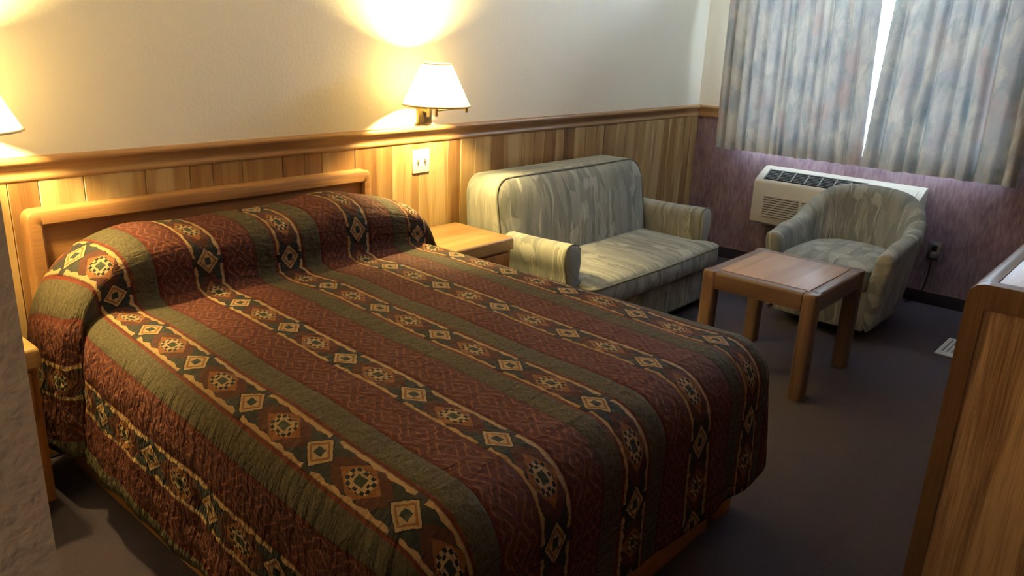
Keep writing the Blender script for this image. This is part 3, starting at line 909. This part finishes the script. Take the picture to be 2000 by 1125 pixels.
# sloped discharge grille
import mathutils
p0, p1 = Vector((XW - .188, 0, .6685)), Vector((XW - .068, 0, .7335))
dv = (p1 - p0).normalized(); nv = Vector((-dv.z, 0, dv.x))
def slope_box(bm, s0, s1, ya, yb, h0, h1):
    vs = []
    for s in (s0, s1):
        for y in (ya, yb):
            for h in (h0, h1):
                vs.append(bm.verts.new(p0 + dv * s + nv * h + Vector((0, y, 0))))
    for f in ((0, 1, 3, 2), (4, 6, 7, 5), (0, 4, 5, 1), (2, 3, 7, 6), (0, 2, 6, 4), (1, 5, 7, 3)): bm.faces.new([vs[i] for i in f])
SL = (p1 - p0).length
bm = bmesh.new(); slope_box(bm, .008, SL - .012, -.665, -1.330, -.004, .0012); fix(bm); gv = obj('grille', bm, dark_pl, ac, smooth=False)
bm = bmesh.new()
ncell = 7; yw = (1.330 - .665) / ncell
for i in range(ncell + 1): y = -.665 - yw * i; slope_box(bm, .008, SL - .012, y - .004, y + .004, 0, .0045)
for k in range(7): s = .016 + (SL - .036) * k / 6; slope_box(bm, s - .0016, s + .0016, -.665, -1.330, 0, .0035)
fix(bm); obj('louvre', bm, mat_plain('grey_louvre', sr(120, 118, 114), .6), gv, smooth=False)
bm = bmesh.new(); slope_box(bm, .014, SL - .016, -1.375, -1.645, -.002, .003); fix(bm); obj('control_door', bm, beige_pl, ac, smooth=False)
# two louvred intake panels on the front
bm = bmesh.new(); br = bmesh.new(); xf = XW - .2045
for ya, yb in ((-.695, -.945), (-.965, -1.215), (-1.235, -1.485)):
    box(bm, xf - .001, xf + .004, yb, ya, .415, .555)
    for k in range(9): z = .418 + .0168 * k; box(br, xf - .006, xf + .002, yb, ya, z, z + .0118, bev=.001, seg=1)
obj('intake', bm, dark_pl, ac, smooth=False); obj('intake_slat', br, beige_pl, ac)

# wall outlet with a plugged-in cord
ol = thing('outlet', 'steel outlet plate with a plug on the mauve wall right of the tub chair', 'outlet', (XW, -1.785, .35))
obj('plate', Box(XW - .012, XW, -1.825, -1.748, .290, .408, bev=.003), steel, ol)
obj('socket', Box(XW - .016, XW - .010, -1.803, -1.770, .355, .392, bev=.004), black_pl, ol)
bm = bmesh.new(); box(bm, XW - .045, XW - .011, -1.808, -1.774, .312, .345, bev=.007, seg=3)
pgo = obj('plug', bm, mat_plain('grey_plug', sr(120, 108, 102), .5), ol)
bm = bmesh.new(); tube(bm, [(XW - .040, -1.79, .318), (XW - .044, -1.79, .27), (XW - .03, -1.785, .20), (XW - .022, -1.77, .10), (XW - .03, -1.74, .02), (XW - .10, -1.70, .008)], .004, 8); fix(bm)
obj('cord', bm, black_pl, pgo)

# floor register beside the dresser
fr_ = thing('floor_register', 'pale grey flat register on the carpet behind the dresser edge', 'vent', (3.76, -2.17, 0))
obj('flange', Box(3.60, 3.92, -2.25, -2.09, 0, .008, bev=.003), grey_metal, fr_)
bm = bmesh.new()
for k in range(6): box(bm, 3.66, 3.89, -2.235 + k * .023, -2.228 + k * .023, .006, .0085)
obj('slot', bm, lever_pl, fr_, smooth=False)

# ------------------------------------------------------------------ curtains
rod = thing('curtain_rod', 'white curtain track fixed across the window', 'curtain rod', (XW, -1.2, 2.1))
obj('track', Box(XW - .13, XW - .10, -2.22, -.16, 2.105, 2.125, bev=.004), white_pl, rod)
for y in (-.20, -1.2, -2.14): obj('bracket', Box(XW - .12, XW, y - .012, y + .012, 2.124, 2.136, bev=.002), white_pl, rod)
def curtain(yt0, yt1, yb0, yb1, zt, zb, period, amp, seed, label, deep=None):
    rnd = random.Random(seed)
    # pleat phases: irregular widths
    ph = [0]
    n = int(abs(yb1 - yb0) / period)
    ws = [rnd.uniform(.6, 1.5) for _ in range(n)]; tot = sum(ws); am = [rnd.uniform(.55, 1.25) for _ in range(n)]
    if deep:
        for i_, a_ in deep.items(): am[i_] = a_
    cum = [0]
    for w in ws: cum.append(cum[-1] + w / tot)
    NU, NZ = n * 18, 40
    bm = bmesh.new(); G = []; ul = bm.loops.layers.uv.new('UVMap'); uvm = {}
    k = 0
    prof = []
    for i in range(NU + 1):
        s = i / NU
        while k < n - 1 and s > cum[k + 1]: k += 1
        f = (s - cum[k]) / (cum[k + 1] - cum[k])
        dv_ = min(f, 1 - f); w = .45 * math.sin(PI * f) ** .8 - 1.7 * math.exp(-(dv_ / .13) ** 2)
        prof.append((s, w * am[k], am[k]))
    for j in range(NZ + 1):
        tz = j / NZ; row = []
        sm = .55 + .45 * smoothstep(0, .8, tz); L = 0
        for i, (s, w, a) in enumerate(prof):
            y = (yt0 + (yt1 - yt0) * s) * (1 - tz) + (yb0 + (yb1 - yb0) * s) * tz
            drift = mnoise.noise(Vector((s * 6 + seed, tz * 1.1, 0))) * .022 + mnoise.noise(Vector((s * 22 + seed, tz * 2.5, 5))) * .007
            y += mnoise.noise(Vector((s * 9 + seed, tz * 1.4, 9))) * .016 * math.sin(PI * s)
            x = XW - .115 - (amp * w * sm) + drift
            x = min(x, XW - .05)
            z = zt + (zb - zt) * tz + (.010 * mnoise.noise(Vector((s * 14 + seed, 0, 3))) + .006 * w) * smoothstep(.8, 1, tz)
            v = bm.verts.new((x, y, z)); row.append(v)
            uvm[v] = (s * abs(yb1 - yb0) * 1.9 + seed, z)
        G.append(row)
    for a, b in zip(G, G[1:]):
        for i in range(NU): bm.faces.new((a[i], a[i + 1], b[i + 1], b[i]))
    for f in bm.faces:
        for l in f.loops: l[ul].uv = uvm[l.vert]
    o = obj('curtain', bm, curt, angle=180, origin=(XW - .115, (yb0 + yb1) / 2, zb))
    return tag(o, label, 'curtain', 'window curtains')
curtain(-.200, -1.225, -.225, -1.268, 2.10, .835, .080, .024, 3, 'left pleated grey floral curtain beside the room corner')
curtain(-1.305, -2.15, -1.262, -2.165, 2.10, .835, .108, .050, 8, 'right pleated grey floral curtain with deep dark folds', {6: 1.6, 7: 1.5})

# ------------------------------------------------------------------ light
el = thing('entry_fill_light', 'unseen warm fill light added in the entry passage, shaped as a round ceiling light', 'lamp', (-1.9, -2.65, ZC))  # unseen lamp, added to warm the rough wall corner and dresser end
bm = bmesh.new(); lathe(bm, [(.15, ZC), (.15, ZC - .02), (.14, ZC - .025)], -1.9, -2.65, 40); fix(bm); obj('base', bm, brass, el, angle=50)
bm = bmesh.new(); lathe(bm, [(.135, ZC - .024), (.128, ZC - .05), (.10, ZC - .078), (.055, ZC - .094), (.012, ZC - .10)], -1.9, -2.65, 40); fix(bm)
obj('fill_dome', bm, mat_glow('fill_light_glow', (1.0, .78, .38), ENTRY_FILL), el, angle=80)
w = bpy.data.worlds.new('World'); bpy.context.scene.world = w; w.use_nodes = True
bg = w.node_tree.nodes['Background']; bg.inputs[0].default_value = (.62, .81, 1.0, 1); bg.inputs[1].default_value = SKY
pl = bpy.data.lights.new('window_portal', 'AREA'); pl.shape = 'RECTANGLE'; pl.size = WY0 - WY1; pl.size_y = WZ1 - WZ0
pl.cycles.is_portal = True
po = bpy.data.objects.new('window_portal', pl); C.objects.link(po)
po.location = (XW + .16, (WY0 + WY1) / 2, (WZ0 + WZ1) / 2); po.rotation_euler = (0, PI / 2, 0)
po.rotation_euler = Vector((-1, 0, 0)).to_track_quat('-Z', 'Y').to_euler()

# ------------------------------------------------------------------ camera
F, YAW, PITCH, ROLL = 1552.11, .8613, -.3128, .0438
CP = Vector((-.9915, -2.9731, 1.5824))
f = Vector((math.sin(YAW) * math.cos(PITCH), math.cos(YAW) * math.cos(PITCH), math.sin(PITCH)))
rt = Vector((math.cos(YAW), -math.sin(YAW), 0)); up = rt.cross(f)
c_, s_ = math.cos(ROLL), math.sin(ROLL)
r2 = c_ * rt + s_ * up; u2 = -s_ * rt + c_ * up
cam = bpy.data.cameras.new('camera'); co = bpy.data.objects.new('camera', cam); C.objects.link(co)
mw = Matrix((r2, u2, -f)).transposed().to_4x4(); mw.translation = CP; co.matrix_world = mw
cam.sensor_width = 36; cam.lens = F / 2000 * 36; cam.clip_start = .02
sc = bpy.context.scene; sc.camera = co
sc.view_settings.view_transform = 'Standard'; sc.view_settings.look = 'None'; sc.view_settings.gamma = 1
sc.view_settings.exposure = 0.65
sc.cycles.use_denoising = True
sc.cycles.max_bounces = 8; sc.cycles.diffuse_bounces = 5
sc.cycles.sample_clamp_indirect = 6
